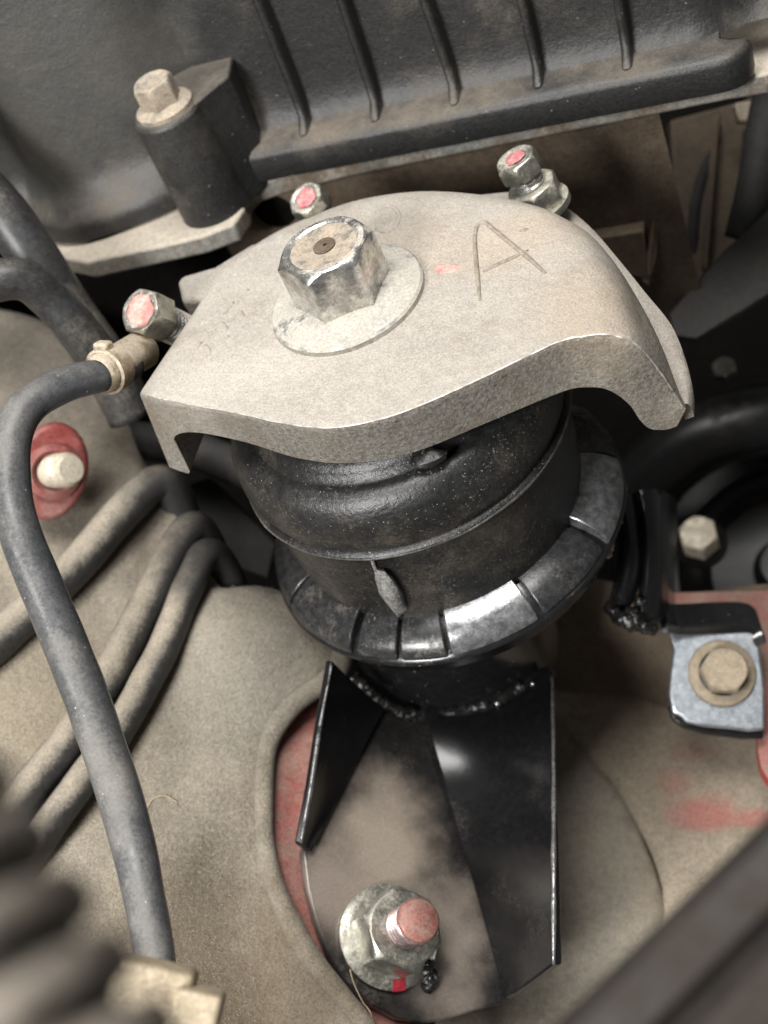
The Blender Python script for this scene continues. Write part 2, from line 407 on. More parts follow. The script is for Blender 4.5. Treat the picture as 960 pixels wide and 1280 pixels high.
# dusty tan floor of the bay at right with a crease
ntan = cdir(-.08, .55, .83)
tan_s = plane_surf(at(870, 1010, 372), ntan)
M_TANBODY = mat('dust_caked_body', (.25, .21, .155), .8, 0, (.34, .285, .215), .5, .03, var=.25, bump=.7, bscale=.9, soft=.5, grain=.3,
                patch=((tan_s(880, 1015), (12, 6, 6), (.36, .125, .105), .75), (tan_s(842, 980), (6, 5, 5), (.34, .15, .12), .5), (tan_s(945, 1024), (12, 3.5, 4), (.36, .12, .105), .65), (tan_s(860, 940), (9, 3, 3), (.34, .17, .135), .45), (tan_s(800, 1070), (2.5, 8, 8), (.45, .27, .2), .6)))
o = obj('bay_floor', *sheet([(640, 840), (760, 868), (860, 872), (1030, 880), (1080, 1000), (1080, 1300), (850, 1300), (828, 1110), (785, 1010), (745, 955), (690, 900)], tan_s, 4, 16,
        relief=lambda x, y: 2.2 * noise.noise(Vector((x * .012, y * .012, 3))) + (2.5 if y > 1035 + .05 * (x - 850) else 0) * min(1, max(0, (y - 1035 - .05 * (x - 850)) / 14))), M_TANBODY, smooth=180)
tag(o, 'tan dust-caked body metal', None, kind='structure')
grey_s = lambda x, y: tan_s(x, y) + ntan * 1.6
o = obj('bay_floor_step', *sheet([(640, 880), (700, 905), (742, 950), (782, 1008), (826, 1112), (860, 1330), (560, 1400), (560, 1200)], grey_s, 5, 16,
        relief=lambda x, y: 2.2 * noise.noise(Vector((x * .012, y * .012, 3))), edge_drop=1.75, edge_w=46), M_GREYBODY, smooth=180)
tag(o, 'grey dusty raised step of the body metal', None, kind='structure')
# side of the rail beneath the arm, its shade painted in as dark brown
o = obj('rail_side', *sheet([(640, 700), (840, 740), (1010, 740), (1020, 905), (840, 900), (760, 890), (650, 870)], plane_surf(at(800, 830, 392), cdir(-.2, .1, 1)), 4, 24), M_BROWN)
tag(o, 'dark brown side of the body rail, shade in its colour', None, kind='structure')
o = obj('red_rail_top', *sheet([(820, 742), (960, 738), (1010, 738), (1010, 960), (952, 960), (944, 790), (925, 778), (824, 778)], plane_surf(at(900, 765, 384), cdir(-.1, .6, .8)), 4, 14), M_RED)
tag(o, 'red painted top of the body rail', None, kind='structure')

# ------------------------------------------------------------------ felt panel
felt_n = cdir(.05, .5, .865); felt_p = at(330, 1050, 322)
felt_s = plane_surf(felt_p, felt_n)
def felt_relief(x, y):
    r = 2.2 * noise.noise(Vector((x * .006, y * .006, 1))) + .8 * noise.noise(Vector((x * .02, y * .02, 4)))
    r += 9 * math.exp(-((x - 330) / 110) ** 2 - ((y - 800) / 75) ** 2)          # hump under the ring
    r += 3.0 * math.exp(-((x - 20) / 80) ** 2 - ((y - 600) / 140) ** 2)
    r -= 3.0 * math.exp(-((x - 200) / 30) ** 2 - ((y - 700) / 60) ** 2)
    return r
lip_px = [(432, 800), (424, 842), (372, 882), (342, 925), (334, 985), (337, 1060), (352, 1120), (382, 1180), (420, 1232), (468, 1290)]
felt_out = [(-300, 372), (-70, 372), (60, 400), (118, 440), (150, 500), (172, 560), (190, 590), (225, 640), (265, 700), (275, 740), (320, 738), (370, 752), (415, 775)] + lip_px + [(480, 1420), (-70, 1420), (-300, 1420)]
fp = thing('felt_panel', 'dusty grey-brown felt panel with rolled edge filling the lower left', 'panel', felt_p)
obj('panel_sheet', *sheet(felt_out, felt_s, 4, 13, relief=felt_relief, smooth_n=3, edge_drop=2.0, edge_w=14), M_FELT, fp, smooth=180)
obj('rolled_edge', *tube([felt_s(x - 4, y) + felt_n * (felt_relief(x, y) * .9 - .6) for x, y in lip_px], [2.6, 2.8, 2.6, 2.5, 2.3, 2.3, 2.4, 2.6, 2.4, 2.2], 7, 14, wob=.35), M_FELT, fp, smooth=180)

# three dust covered tubes over the felt
def felt_pt(x, y, h): return felt_s(x, y) + felt_n * h
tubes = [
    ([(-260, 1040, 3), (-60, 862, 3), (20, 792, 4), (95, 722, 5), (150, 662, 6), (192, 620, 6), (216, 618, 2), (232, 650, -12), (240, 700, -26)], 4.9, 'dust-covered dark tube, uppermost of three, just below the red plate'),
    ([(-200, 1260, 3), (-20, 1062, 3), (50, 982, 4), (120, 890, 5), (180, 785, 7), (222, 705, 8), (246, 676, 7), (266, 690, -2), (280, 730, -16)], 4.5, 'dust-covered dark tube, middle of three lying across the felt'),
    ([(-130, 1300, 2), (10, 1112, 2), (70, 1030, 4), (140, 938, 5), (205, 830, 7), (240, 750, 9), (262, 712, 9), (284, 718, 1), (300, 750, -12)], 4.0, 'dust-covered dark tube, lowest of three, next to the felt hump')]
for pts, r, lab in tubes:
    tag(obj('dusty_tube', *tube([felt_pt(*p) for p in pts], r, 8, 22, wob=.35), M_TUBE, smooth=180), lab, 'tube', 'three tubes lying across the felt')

# red plate with threaded stud at far left
rp = at(62, 588, 352); rn = cdir(.42, -.12, .9)
t = thing('red_mounting_plate', 'faded red oval plate on the felt panel behind the long hose', 'plate', rp)
x_, y_, z_ = frame(rn, cdir(.2, 1, 0))
outl = []
for i in range(28):
    a = 2 * math.pi * i / 28
    outl.append(rp + x_ * (12.8 * math.cos(a)) + y_ * (9.4 * math.sin(a)) )
obj('plate', *slab(outl, rn * 4), M_PINKRED, t, bevel=1.4, bseg=3)
obj('raised_collar', *lathe([(7.4, 3.5), (7.2, 5.0), (5.6, 5.6), (4.6, 4.6)], rp, rn, 32), M_PINKRED, t)
rp = rp + rn * 2; rn = cdir(.66, .02, .75)
t = thing('threaded_stud', 'cream threaded stud sticking out of the red oval plate', 'stud', rp)
obj('thread', *threads(rp - rn * 2, rn, 4.4, 11, 1.35, .4), M_CREAM, t)
obj('tip', *lathe([(4.1, 0), (4.1, 1.2), (3.4, 2.2), (.01, 2.3)], rp + rn * 8.6, rn, 32), M_CREAM, t)

# ================================================================== ENGINE BEHIND
p1 = at(300, 205, 350); HR = p1.z
p2 = pz(900, 85, HR); U = (p2 - p1).normalized(); ZZ = V(0, 0, 1); OUT = U.cross(ZZ).normalized()
if OUT.dot(CAM - p1) < 0: OUT = -OUT
def E(u, o, z): return p1 + U * u + OUT * o + ZZ * z         # engine frame: along the rim, towards us, up
LEN = (p2 - p1).length
WALL = p1 - OUT * 11                                          # plane of the cover's face
def wallpt(x, y, o=0.): return onplane(x, y, WALL + OUT * o, OUT)
def ezz(x, y, o):                                             # (u, z) of a pixel on the plane o in front of the rim edge
    q = onplane(x, y, p1 + OUT * o, OUT) - p1
    return q.dot(U), q.dot(ZZ)

cv = thing('engine_cover', 'black grained plastic engine cover with upright ribs across the top', 'engine cover', p1)
# face
vs = []; fs = []
nu, nz = 60, 24; u0, u1 = -8., LEN + 60
for i in range(nu + 1):
    u = u0 + (u1 - u0) * i / nu
    for j in range(nz + 1):
        z = 2 + 150 * (j / nz) ** 1.4
        o_ = -11 - .10 * z + 5.5 * math.exp(-z / 3.0)
        if u > LEN - 3: o_ -= 5 * min(1, (u - LEN + 3) / 10)
        vs.append(E(u, o_, z))
fs = [(i * (nz + 1) + j, (i + 1) * (nz + 1) + j, (i + 1) * (nz + 1) + j + 1, i * (nz + 1) + j + 1) for i in range(nu) for j in range(nz)]
obj('cover_face', vs, fs, M_PLASTIC, cv, smooth=180)
# rim: swept profile with a rounded right-hand end
prof = [(-13, 3.4), (-8, 2.6), (-4, 2.2), (-1.6, 1.9), (-.5, 1.2), (0, 0), (0, -5.2), (-.3, -6.6), (-1.4, -7.0), (-13, -7.0)]
path = [(-6, 0)] + [(LEN * k / 20, 0.) for k in range(0, 21)]
vs = []; k = len(prof); rows = 0
for u, ang in path:
    for o_, z in prof: vs.append(E(u, o_ + .12 * noise.noise(V(u * .2, z, 0)), z + .15 * noise.noise(V(u * .15, 5, z)))); 
    rows += 1
for s in range(1, 13):                                        # the end turns back towards the wall
    a = math.pi / 2 * s / 12; rr = 7.
    for o_, z in prof:
        vs.append(E(LEN + math.sin(a) * (rr + max(o_, -rr + .05)), -rr + math.cos(a) * (rr + max(o_, -rr + .05)) + min(0, o_ + rr), z))
    rows += 1
fs = [(i * k + j, (i + 1) * k + j, (i + 1) * k + (j + 1) % k, i * k + (j + 1) % k) for i in range(rows - 1) for j in range(k)]
fs += [tuple(range(k)), tuple((rows - 1) * k + j for j in range(k))]
obj('cover_rim', vs, fs, M_PLASTIC, cv, smooth=50)
# ribs
for (xa, ya, xb, yb) in ((325, 0, 381, 164), (430, 0, 470, 146), (535, 0, 568, 122), (655, 0, 672, 101), (775, 0, 783, 78)):
    ub, zb = ezz(xb, yb, -5.5); ua, za = ezz(xa, ya, -13)
    du = (ua - ub) / max(za - zb, 1)
    vs = []; rows = 14
    for i in range(rows):
        z = 2.6 + 120 * (i / (rows - 1)) ** 1.5
        base = -13.5 - .10 * z; top = -11 - .10 * z + 4.2
        if i == 0: top = -3.2
        if i == 1: top -= -.4
        uc = ub + du * z
        for dx, oo in ((-1.7, base), (-1.15, top - .9), (-.6, top), (.6, top), (1.15, top - .9), (1.7, base)): vs.append(E(uc + dx, oo, z))
    fs = [(i * 6 + j, (i + 1) * 6 + j, (i + 1) * 6 + j + 1, i * 6 + j + 1) for i in range(rows - 1) for j in range(5)] + [tuple(range(6)), tuple((rows - 1) * 6 + j for j in range(6))]
    obj('rib', vs, fs, M_PLASTIC, cv, smooth=60)
# left, bulging part with valleys
vs = []; nu, nz = 70, 40
def bulge(u, z):                                              # how far the left shoulder stands out
    o_ = 0.
    o_ += 13 * (1 / (1 + math.exp((u + 13) / 4)))
    o_ += 5.0 * math.exp(-((u + 47 + z * .02) / 15) ** 2)
    o_ -= 8.0 * math.exp(-((u + 76) / 4.5) ** 2)
    o_ += 5 * math.exp(-((u + 95) / 10) ** 2) - 2.5 * math.exp(-((u + 62) / 4) ** 2)
    return o_
for i in range(nu + 1):
    u = -150 + (150 - 2) * i / nu
    for j in range(nz + 1):
        z = -6.5 + 150 * (j / nz) ** 1.6
        rimz = math.exp(-((z + 3) / 5.5) ** 2) if z > -3 else 1
        o_ = -13 - .13 * z + bulge(u, z) + 6 * rimz * (1 / (1 + math.exp((u + 16) / 4)))
        vs.append(E(u, o_, z))
fs = [(i * (nz + 1) + j, (i + 1) * (nz + 1) + j, (i + 1) * (nz + 1) + j + 1, i * (nz + 1) + j + 1) for i in range(nu) for j in range(nz)]
# close beneath
base = len(vs)
for i in range(nu + 1):
    u = -150 + 148 * i / nu; vs.append(E(u, -30, -6.5))
fs += [(i * (nz + 1), (i + 1) * (nz + 1), base + i + 1, base + i) for i in range(nu)]
obj('cover_shoulder', vs, fs, M_PLASTIC, cv, smooth=60)
# bolt boss
bt = at(207, 136, 335); bb = onplane(268, 252, bt, OUT)
bh = bt.z - (HR - 9)
obj('bolt_boss', *join(lathe([(9.6, -bh), (9.3, -bh + 2), (8.9, -1.5), (8.6, -.4), (8.0, 0), (.01, .02)], bt, ZZ, 40),
    slab([bt + U * 4.5 + OUT * 6.5, bt + U * 15 - OUT * 9, bt + U * 13 - OUT * 22, bt - U * 6 - OUT * 20, bt - U * 8], V(0, 0, -bh))), M_PLASTIC, cv, bevel=.6)
t = thing('cover_bolt', 'small pale flange bolt on the black boss of the engine cover', 'bolt', bt)
obj('flange', *lathe([(7.4, 0), (7.4, 1.1), (6.6, 1.7), (4.6, 2.3)], bt, ZZ, 36), M_ZINCTOP, t)
obj('hex_head', *hexhead(bt + ZZ * 1.8, ZZ, 9.2, 6.4, dish=.4), M_ZINCTOP, t)

# pale aluminium flange below the cover
lf = []
HF = HR - 7.6
def pzf(x, y, h=HF): return pz(x, y, h)
outl = [pzf(20, 306), (pzf(60, 318)), pzf(108, 328), pzf(180, 312), pzf(250, 296), pzf(292, 280), pzf(304, 262), pzf(306, 244), pzf(318, 232), pzf(345, 222), pzf(420, 202), pzf(560, 172), pzf(700, 143), pzf(905, 101), pzf(960, 92)]
outl += [q + V(0, 0, 0) for q in [E(LEN + 30, -30, 0), E(-20, -34, 0), E(-110, -20, 0)]]
for q in outl: q.z = HF
hd = thing('cylinder_head_flange', 'pale grimy aluminium flange running beneath the black engine cover', 'engine flange', p1 - ZZ * 12)
obj('flange_plate', *slab(outl, V(0, 0, -5.5)), M_FLANGEAL, hd, bevel=.8, bseg=3)
# brown engine side with a dark hole
side = [E(u, -7.5 + 2.0 * math.exp(-((u - 15) / 16) ** 2), 0) for u in [-22, -12, 0, 10, 20, 30, 45, 60, 80, 96, LEN * .86]]
vs = []; zs = [-13.2, -18, -26, -40, -60, -90]
for q in side:
    for i, z in enumerate(zs): vs.append(V(q.x, q.y, HR + z) - OUT * (2 + i * 1.0))
k = len(zs)
fs = [(i * k + j, (i + 1) * k + j, (i + 1) * k + j + 1, i * k + j + 1) for i in range(len(side) - 1) for j in range(k - 1)]
eb = thing('engine_casing', 'grimy brown engine casing wall behind the cast bracket', 'engine casing', p1 - ZZ * 60)
obj('casing_wall', vs, fs, M_BROWN, eb, smooth=60)
hc = onplane(342, 268, p1 - OUT * 3, OUT)
obj('bolt_hole_boss', *lathe([(9.5, 0), (9.5, 5), (8.6, 6), (6.4, 6), (6.0, 5), (5.6, -2)], hc - OUT * 6, OUT, 36), M_BROWN, eb)
obj('hole', *lathe([(6.2, 0), (.01, .01)], hc - OUT * 2.2, OUT, 30), M_DARK, eb)  # near-black disc in the boss; the hole's shade is its colour
obj('casing_web', *slab([wallpt(801, 352, 2), wallpt(812, 300, 2), wallpt(820, 240, -6), wallpt(826, 250, -6), wallpt(820, 320, 2), wallpt(812, 362, 2)], -OUT * 14), M_BROWN, eb, bevel=.6)
obj('casing_foot', *slab([wallpt(735, 300, 2), wallpt(805, 288, 2), wallpt(812, 352, 2), wallpt(770, 340, 2)], -OUT * 8), M_BROWN, eb, bevel=.6)
# lower engine block, behind hoses, coloured near-black for shade
obj('block_side', *slab([E(-160, -14, -14), E(-16, -14, -14), E(-16, -14, -110), E(-160, -14, -110)], -OUT * 8), M_DARK, eb)

obj('casing_end', *slab([at(838, 150, 396), at(1010, 105, 396), at(1010, 330, 392), at(880, 380, 392), at(846, 330, 394)], cdir(0, 0, -1) * 6), M_BROWN, eb, bevel=.8)
for xx in (892, 930): obj('casing_rib', *slab([at(xx, 150, 394), at(xx + 9, 148, 394), at(xx - 6, 340, 391), at(xx - 15, 340, 391)], cdir(-.3, 0, 1) * 4), M_BROWN, eb, bevel=.5)
# dark strap and pulley on the right
nbelt = cdir(-.35, .1, .92); pb_ = at(900, 350, 372)
bs = plane_surf(pb_, nbelt)
o = obj('drive_belt', *slab([bs(836, 392), bs(900, 318), bs(1010, 215), (bs(1040, 300)), bs(960, 368), bs(870, 424), bs(842, 420)], -nbelt * 4), M_BELT, bevel=.5)
tag(o, 'dark grey flat belt crossing diagonally right of the cast bracket', 'belt')
tag(obj('curved_cable', *tube([at(962, 110, 400), at(905, 165, 398), at(872, 240, 396), at(866, 320, 396), at(880, 380, 400)], 2.2, 8, 12), M_BELT, smooth=180), 'thin dark curved cable in the gap right of the engine casing', 'cable')
tag(obj('corner_hose', *tube([at(985, 60, 372), at(962, 140, 372), at(945, 230, 374), at(925, 300, 378)], [6, 5.6, 5.2, 4.5], 8, 16), M_BELT, smooth=180), 'dark hose at the upper right edge, above the belt', 'hose')
tag(obj('cable_clip', *slab([at(918, 128, 380), at(958, 122, 380), at(958, 152, 380), at(924, 152, 380)], cdir(0, 0, -1) * 4), M_TANFIT, bevel=.8), 'small tan clip at the upper right corner below the cover', 'clip')
pc = at(985, 690, 430); pn = cdir(-.32, .42, .85)
t = thing('drive_pulley', 'black painted drive pulley at the right edge, half out of view', 'pulley', pc)
obj('pulley_rim', *lathe([(56, -14), (56, -3), (54.5, 1.5), (51, 3.5), (47, 2), (44.5, -2), (43.5, -8), (43, -20)], pc, pn, 72), M_PULLEY, t)
obj('pulley_web', *lathe([(43.5, -10), (36, -11), (33, -7), (30.5, -6), (28, -7), (25, -13), (12, -14), (9, -9), (.01, -9)], pc, pn, 64), M_PULLEY, t)
bc = at(874, 672, 412)
t = thing('pulley_bolt', 'pale cream hex bolt in the dark beside the black bracket arm', 'bolt', bc)
obj('hex_head', *hexhead(bc - pn * 4, pn, 10.5, 8), M_CREAM, t)
obj('washer', *lathe([(8, -1), (8, .5), (5, .6)], bc - pn * 4.5, pn, 30), M_DARK, t)
tag(obj('distant_bolt_head', *hexhead(at(906, 466, 440), pn, 7, 4), M_ZINCDULL), 'tiny grey bolt head in the dark gap under the belt', 'bolt')
tag(obj('shadowed_pipe', *tube([at(770, 640, 436), at(850, 560, 424), at(930, 528, 418), at(1010, 520, 418)], 11, 8, 24), M_PULLEY, smooth=180), 'thick black pipe in shadow to the right, below the bracket tip', 'pipe')

# ================================================================== ENGINE MOUNT
em = thing('engine_mount', 'black rubber engine mount with crimped ring, welded foot and side arm', 'engine mount', V(0, 0, -45))
rub = [(33.5, -2), (35.6, 6), (36.6, 12), (37.4, 22), (37.9, 31), (38.0, 34.4), (39.5, 35.0), (39.7, 35.5), (39.5, 35.9), (38.3, 36.5), (39.0, 38.5), (39.4, 41.5), (39.0, 45.0), (37.6, 48.4), (35.6, 50.6), (33.6, 51.4), (32.6, 51.0), (31.8, 51.3),
       (30.8, 53.0), (29.8, 54.4), (28.2, 55.2), (26.2, 55.6), (24, 56), (22, 58), (20, 60.5), (.01, 60.5)]
seam = [(39.2, 34.9), (39.8, 35.2), (39.85, 35.5), (39.5, 35.8), (38.8, 36.0)]
rb = obj('rubber_body', *lathe(rub, V(0, 0, 0), ZZ, 128, wob=.28), M_RUBBER, em, smooth=70)
M_LIP = mat('scuffed_rubber_lip', (.06, .058, .054), .4, 0, (.24, .225, .20), .34, .10, var=.4, bump=.6, bscale=1.2, soft=.4)
obj('seam_lip', *lathe(seam, V(0, 0, 0), ZZ, 140, wob=.45), M_LIP, rb, smooth=80)
# moulding nib and torn flap on the rubber
def cyl(px, py, r, cx=0.):                                    # point of the upright cylinder r seen at a pixel
    d = R @ ray(px, py); kx = CAM.x - cx; a = d.x ** 2 + d.y ** 2; b = 2 * (kx * d.x + CAM.y * d.y); c = kx ** 2 + CAM.y ** 2 - r * r
    t_ = (-b - math.sqrt(max(0, b * b - 4 * a * c))) / (2 * a); return CAM + d * t_
fl = [(466, 706), (478, 708), (492, 722), (504, 742), (509, 762), (498, 772), (486, 758), (474, 742), (468, 724)]
vs = []
ctr = cyl(487, 738, 40.6)
ring1 = [cyl(x, y, 37.2) for x, y in fl]; ring2 = [cyl(487 + (x - 487) * .72, 738 + (y - 738) * .78, 39.3 + .6 * random.random()) for x, y in fl]
vs = ring1 + ring2 + [ctr]; n = len(fl)
fs = [(i, (i + 1) % n, n + (i + 1) % n, n + i) for i in range(n)] + [(n + i, n + (i + 1) % n, 2 * n) for i in range(n)]
M_FLAP = mat('scuffed_grey_rubber', (.24, .235, .225), .5, 0, (.48, .46, .43), .4, .3, var=.5, vscale=1.2, bump=.9, bscale=1.2, bdist=.4)
q = obj('torn_flap', vs, fs, M_FLAP, rb, smooth=60); q['label'] = 'torn grey flap of rubber'
obj('mould_seam', *tube([cyl(463, 690, 38.4), cyl(466, 702, 38.2), cyl(471, 716, 38.3)], .45, 6, 8), M_FLAP, rb)
obj('mould_nib', *blob(pz(535, 572, 54.0), 2.6, 8, (1.6, .9, .7), 5), M_RUBBER, rb)

# ring and neck (steel)
ring = [(34.2, -1.5), (35.0, .2), (42.2, -2.6), (44.2, -4.4), (45.3, -5.0), (45.5, -5.9), (44.6, -6.6), (43.2, -7.6), (42.5, -12), (38, -16), (32, -18.6), (10, -19)]
RC = V(0, .6, 8.4)
obj('crimp_ring', *lathe(ring, RC, ZZ, 128, wob=.18), M_PAINT, em, smooth=50)
NECK = V(-12.2, 0, 0)
obj('neck', *lathe([(28.6, -8), (28.6, -22), (28.9, -30), (28.8, -50), (20, -52)], NECK, ZZ, 96, wob=.1), M_PAINT, em, smooth=50)
# crimped tabs, each folded over the rubber
tabs = [(148, 176, 0), (177, 207, 0), (209, 239, 1), (240.5, 254.5, 0), (255.5, 270, 0), (271, 298.5, 2), (300, 328, 0), (330, 362, 3), (364, 392, 0)]
for a0, a1, kind in tabs:
    lift = {0: .2, 1: 1.3, 2: 1.2, 3: 1.9}[kind]
    w0 = 1.9
    pr = [(34.4, .9 + lift), (35.3, 1.8 + lift), (39.4, .5 + lift), (42.6, -1.2 + lift * .8), (44.3 + lift * .2, -2.8 + lift * .5), (44.9 + lift * .2, -4.4), (44.3, -5.2), (43.0, -4.4), (41.4, -2.6), (35.6, -.6), (34.4, .9 + lift)]
    v, f = lathe(pr, RC, ZZ, 12, a0 + .3, a1 - .3, wob=.35)
    k = len(pr); f += [tuple(range(k - 1)), tuple(12 * k + i for i in range(k - 1))]
    obj('crimp_tab', v, f, (M_TAB, M_TAB, M_TABBRIGHT, M_TABBRIGHT)[kind], em, smooth=35, bevel=.35)

# foot: base plate and two gussets folded up from it
bn = cdir(.35, .45, .82); bp0 = cyl(545, 893, 28.9, NECK.x)
bps = plane_surf(bp0, bn)
M_BASEPLATE = mat('painted_base_plate', (.016, .015, .015), .24, .1, (.10, .085, .07), .25, .05, var=.2, bump=.15, bscale=1.0, spec=.55, soft=.4, grain=.12,
                  patch=((bps(478, 1055), (14, 21, 21), (.31, .26, .21), 1.), (bps(548, 1180), (13, 19, 19), (.29, .245, .205), .95), (bps(415, 1115), 13, (.26, .215, .18), .9)))  # tan bare-metal patches; they also put the plate's reflection into the colour
plate_px = [(466, 868), (482, 878), (510, 888), (540, 890), (562, 886), (580, 985), (612, 1120), (640, 1246), (628, 1254), (596, 1262), (565, 1272), (530, 1278), (495, 1272), (462, 1254), (434, 1226), (410, 1192), (394, 1150), (384, 1110), (378, 1062), (420, 985)]
obj('base_plate', *slab([bps(x, y) for x, y in plate_px], -bn * 3.2), M_BASEPLATE, em, bevel=.5)
def lifted(x, y, k): return CAM + (bps(x, y) - CAM) * k
o = obj('body_rail', *sheet([(424, 850)] + lip_px[2:] + [(560, 1400), (480, 1200), (470, 1000), (440, 850)], plane_surf(bp0 - bn * 5, bn), 3, 24, smooth_n=2), M_RED)
tag(o, 'red painted body metal', None, kind='structure')
# right gusset: inner face between fold line and front edge
def gusset(fold, edge, kf, ke, thick):
    vs = []; n = 14
    def interp(l, t):
        t *= len(l) - 1; i = min(int(t), len(l) - 2); a, b = Vector(l[i]), Vector(l[i + 1]); return a + (b - a) * (t - i)
    pts = []
    for i in range(n + 1):
        t_ = i / n; a = interp(fold, t_); b = interp(edge, t_)
        A = lifted(a.x, a.y, kf); B = lifted(b.x, b.y, interp([(k, 0) for k in ke], t_).x)
        pts.append((A, B))
    m = 6; nrm = []
    for i in range(n + 1):
        A, B = pts[i]; a2, b2 = pts[min(i + 1, n)]; a1, b1 = pts[max(i - 1, 0)]
        nn = ((B - A).cross(a2 - a1 + b2 - b1)).normalized()
        if nn.dot(CAM - A) < 0: nn = -nn
        for j in range(m + 1):
            s = j / m
            p = A + (B - A) * s + nn * (1.6 * (1 - s) ** 3)
            vs.append(p); nrm.append(nn)
    k = m + 1; tot = len(vs)
    fs = [(i * k + j, (i + 1) * k + j, (i + 1) * k + j + 1, i * k + j + 1) for i in range(n) for j in range(m)]
    vs2 = [v - nn * thick for v, nn in zip(vs, nrm)]
    fs += [tuple(x + tot for x in reversed(f)) for f in fs]
    per = [j for j in range(k)] + [i * k + m for i in range(1, n + 1)] + [n * k + j for j in range(m - 1, -1, -1)] + [i * k for i in range(n - 1, 0, -1)]
    fs += [(per[i], per[(i + 1) % len(per)], per[(i + 1) % len(per)] + tot, per[i] + tot) for i in range(len(per))]
    return vs + vs2, fs
g = obj('gusset', *gusset([(524, 880), (560, 985), (602, 1120), (638, 1248)], [(688, 832), (690, 960), (690, 1090), (690, 1206)], .997, [.957, .925, .905, .915], 2.6), M_GUSSET, em, bevel=.5)
g = obj('gusset', *gusset([(474, 885), (440, 950), (410, 1008), (383, 1064)], [(416, 826), (402, 905), (390, 985), (377, 1056)], .997, [.93, .945, .965, .985], 2.0), M_GUSSET, em, bevel=.5)
for pts_ in ([(690.5, 842, .957), (692, 960, .925), (692, 1090, .905), (692, 1206, .915)], [(414.5, 832, .93), (400.5, 905, .945), (388.5, 985, .965), (376, 1054, .985)]):
    obj('worn_edge', *tube([lifted(x, y, k) for x, y, k in pts_], [.3, .55, .6, .45], 10, 8, wob=.3), M_EDGE, em, smooth=180)
# weld bead round the neck
wp = [(440, 842), (462, 862), (478, 876), (500, 886), (530, 891), (565, 889), (600, 882), (635, 868), (665, 852), (686, 842)]
WR = 29.1
def weldpt(x, y):
    a = cyl(x, y, WR, NECK.x); b = bps(x, y)
    return a if (a - CAM).length < (b - CAM).length else b
wpts = [weldpt(x, y) for x, y in wp]
beads = []
P = crom(wpts, 6)
for i, p in enumerate(P):
    d = (V(p.x, p.y, 0) - NECK).normalized()
    beads.append(blob(p + d * .3, 1.75 + .35 * noise.noise(V(i * .5, 1, 2)), 7, (1.2, 1, .8), i, .25))
core = tube([p + (V(p.x, p.y, 0) - NECK).normalized() * .4 for p in P], [2.0 + .12 * math.sin(i * 1.9) + .5 * noise.noise(V(i * .4, 4, 4)) for i in range(len(P))], 2, 14, wob=.7)
wb = obj('weld_bead', *core, M_WELD, em, smooth=180)
sp = []
for i in range(20):
    q = random.choice(P[6:26] + P[38:]); d = (V(q.x, q.y, 0) - NECK).normalized()
    sp.append(blob(q + d * 1.6 + V(random.uniform(-2, 2), 0, random.uniform(-2.0, 2.2)), random.uniform(.35, .8), 5, (1, 1, 1), i, .3))
M_SPATTER = mat('bright_weld_spatter', (.75, .75, .75), .2, .9, None, var=.2, bump=.5)
wsp = obj('weld_spatter', *join(*sp), M_SPATTER, em, smooth=180); wsp['kind'] = 'stuff'

# side arm welded to the ring, with a plated foot
arm_o = cdir(0, 0, -1)
def strip(path, width_dir, width, thick, n=6):
    """a bent flat strip following path; width across width_dir"""
    P = crom(path, n); vs = []; fs = []
    wd = Vector(width_dir).normalized()
    for i, p in enumerate(P):
        t_ = (P[min(i + 1, len(P) - 1)] - P[max(i - 1, 0)]).normalized()
        nn = t_.cross(wd).normalized()
        for s, q in ((-1, -1), (1, -1), (1, 1), (-1, 1)): vs.append(p + wd * (s * width / 2) + nn * (q * thick / 2))
    for i in range(len(P) - 1):
        for j in range(4): fs.append((i * 4 + j, i * 4 + (j + 1) % 4, (i + 1) * 4 + (j + 1) % 4, (i + 1) * 4 + j))
    fs += [(0, 1, 2, 3), tuple(len(vs) - 4 + j for j in range(4))]
    return vs, fs
# an upright channel: lofted sections (left edge, front crown, right edge)
rows = [((786, 620, 352), (800, 612, 349), (822, 612, 352), (842, 622, 366)),
        ((796, 650, 351), (806, 645, 346), (826, 645, 350), (844, 652, 366)),
        ((802, 690, 350), (810, 688, 345), (830, 690, 350), (842, 694, 366)),
        ((800, 730, 350), (808, 730, 345), (830, 732, 350), (840, 735, 366)),
        ((788, 770, 350), (800, 775, 345), (826, 772, 349), (842, 765, 362)),
        ((780, 784, 352), (800, 790, 348), (828, 786, 351), (850, 778, 362))]
vs = []; k = 0
secs = []
for col in range(4): secs.append(crom([at(*r[col]) for r in rows], 4))
nr = len(secs[0])
for i in range(nr):
    c4 = crom([secs[j][i] for j in range(4)], 4); k = len(c4); vs += c4
tot = len(vs); back = cdir(.5, 0, -1) * 3.0
fs = [(i * k + j, (i + 1) * k + j, (i + 1) * k + j + 1, i * k + j + 1) for i in range(nr - 1) for j in range(k - 1)]
fs2 = [tuple(x + tot for x in reversed(f)) for f in fs]
per = list(range(k)) + [i * k + k - 1 for i in range(1, nr)] + [(nr - 1) * k + j for j in range(k - 2, -1, -1)] + [i * k for i in range(nr - 2, 0, -1)]
fs += fs2 + [(per[i], per[(i + 1) % len(per)], per[(i + 1) % len(per)] + tot, per[i] + tot) for i in range(len(per))]
arm = obj('side_arm', vs + [v + back for v in vs], fs, M_PAINT, em, smooth=50, bevel=.5)
obj('arm_web', *tube([at(776, 618, 351), at(786, 655, 351), at(788, 700, 351), at(778, 745, 351), at(764, 768, 350)], [3.2, 3.6, 3.4, 3.2, 3.0], 6, 14, wob=.5), M_PAINT, em, smooth=180)
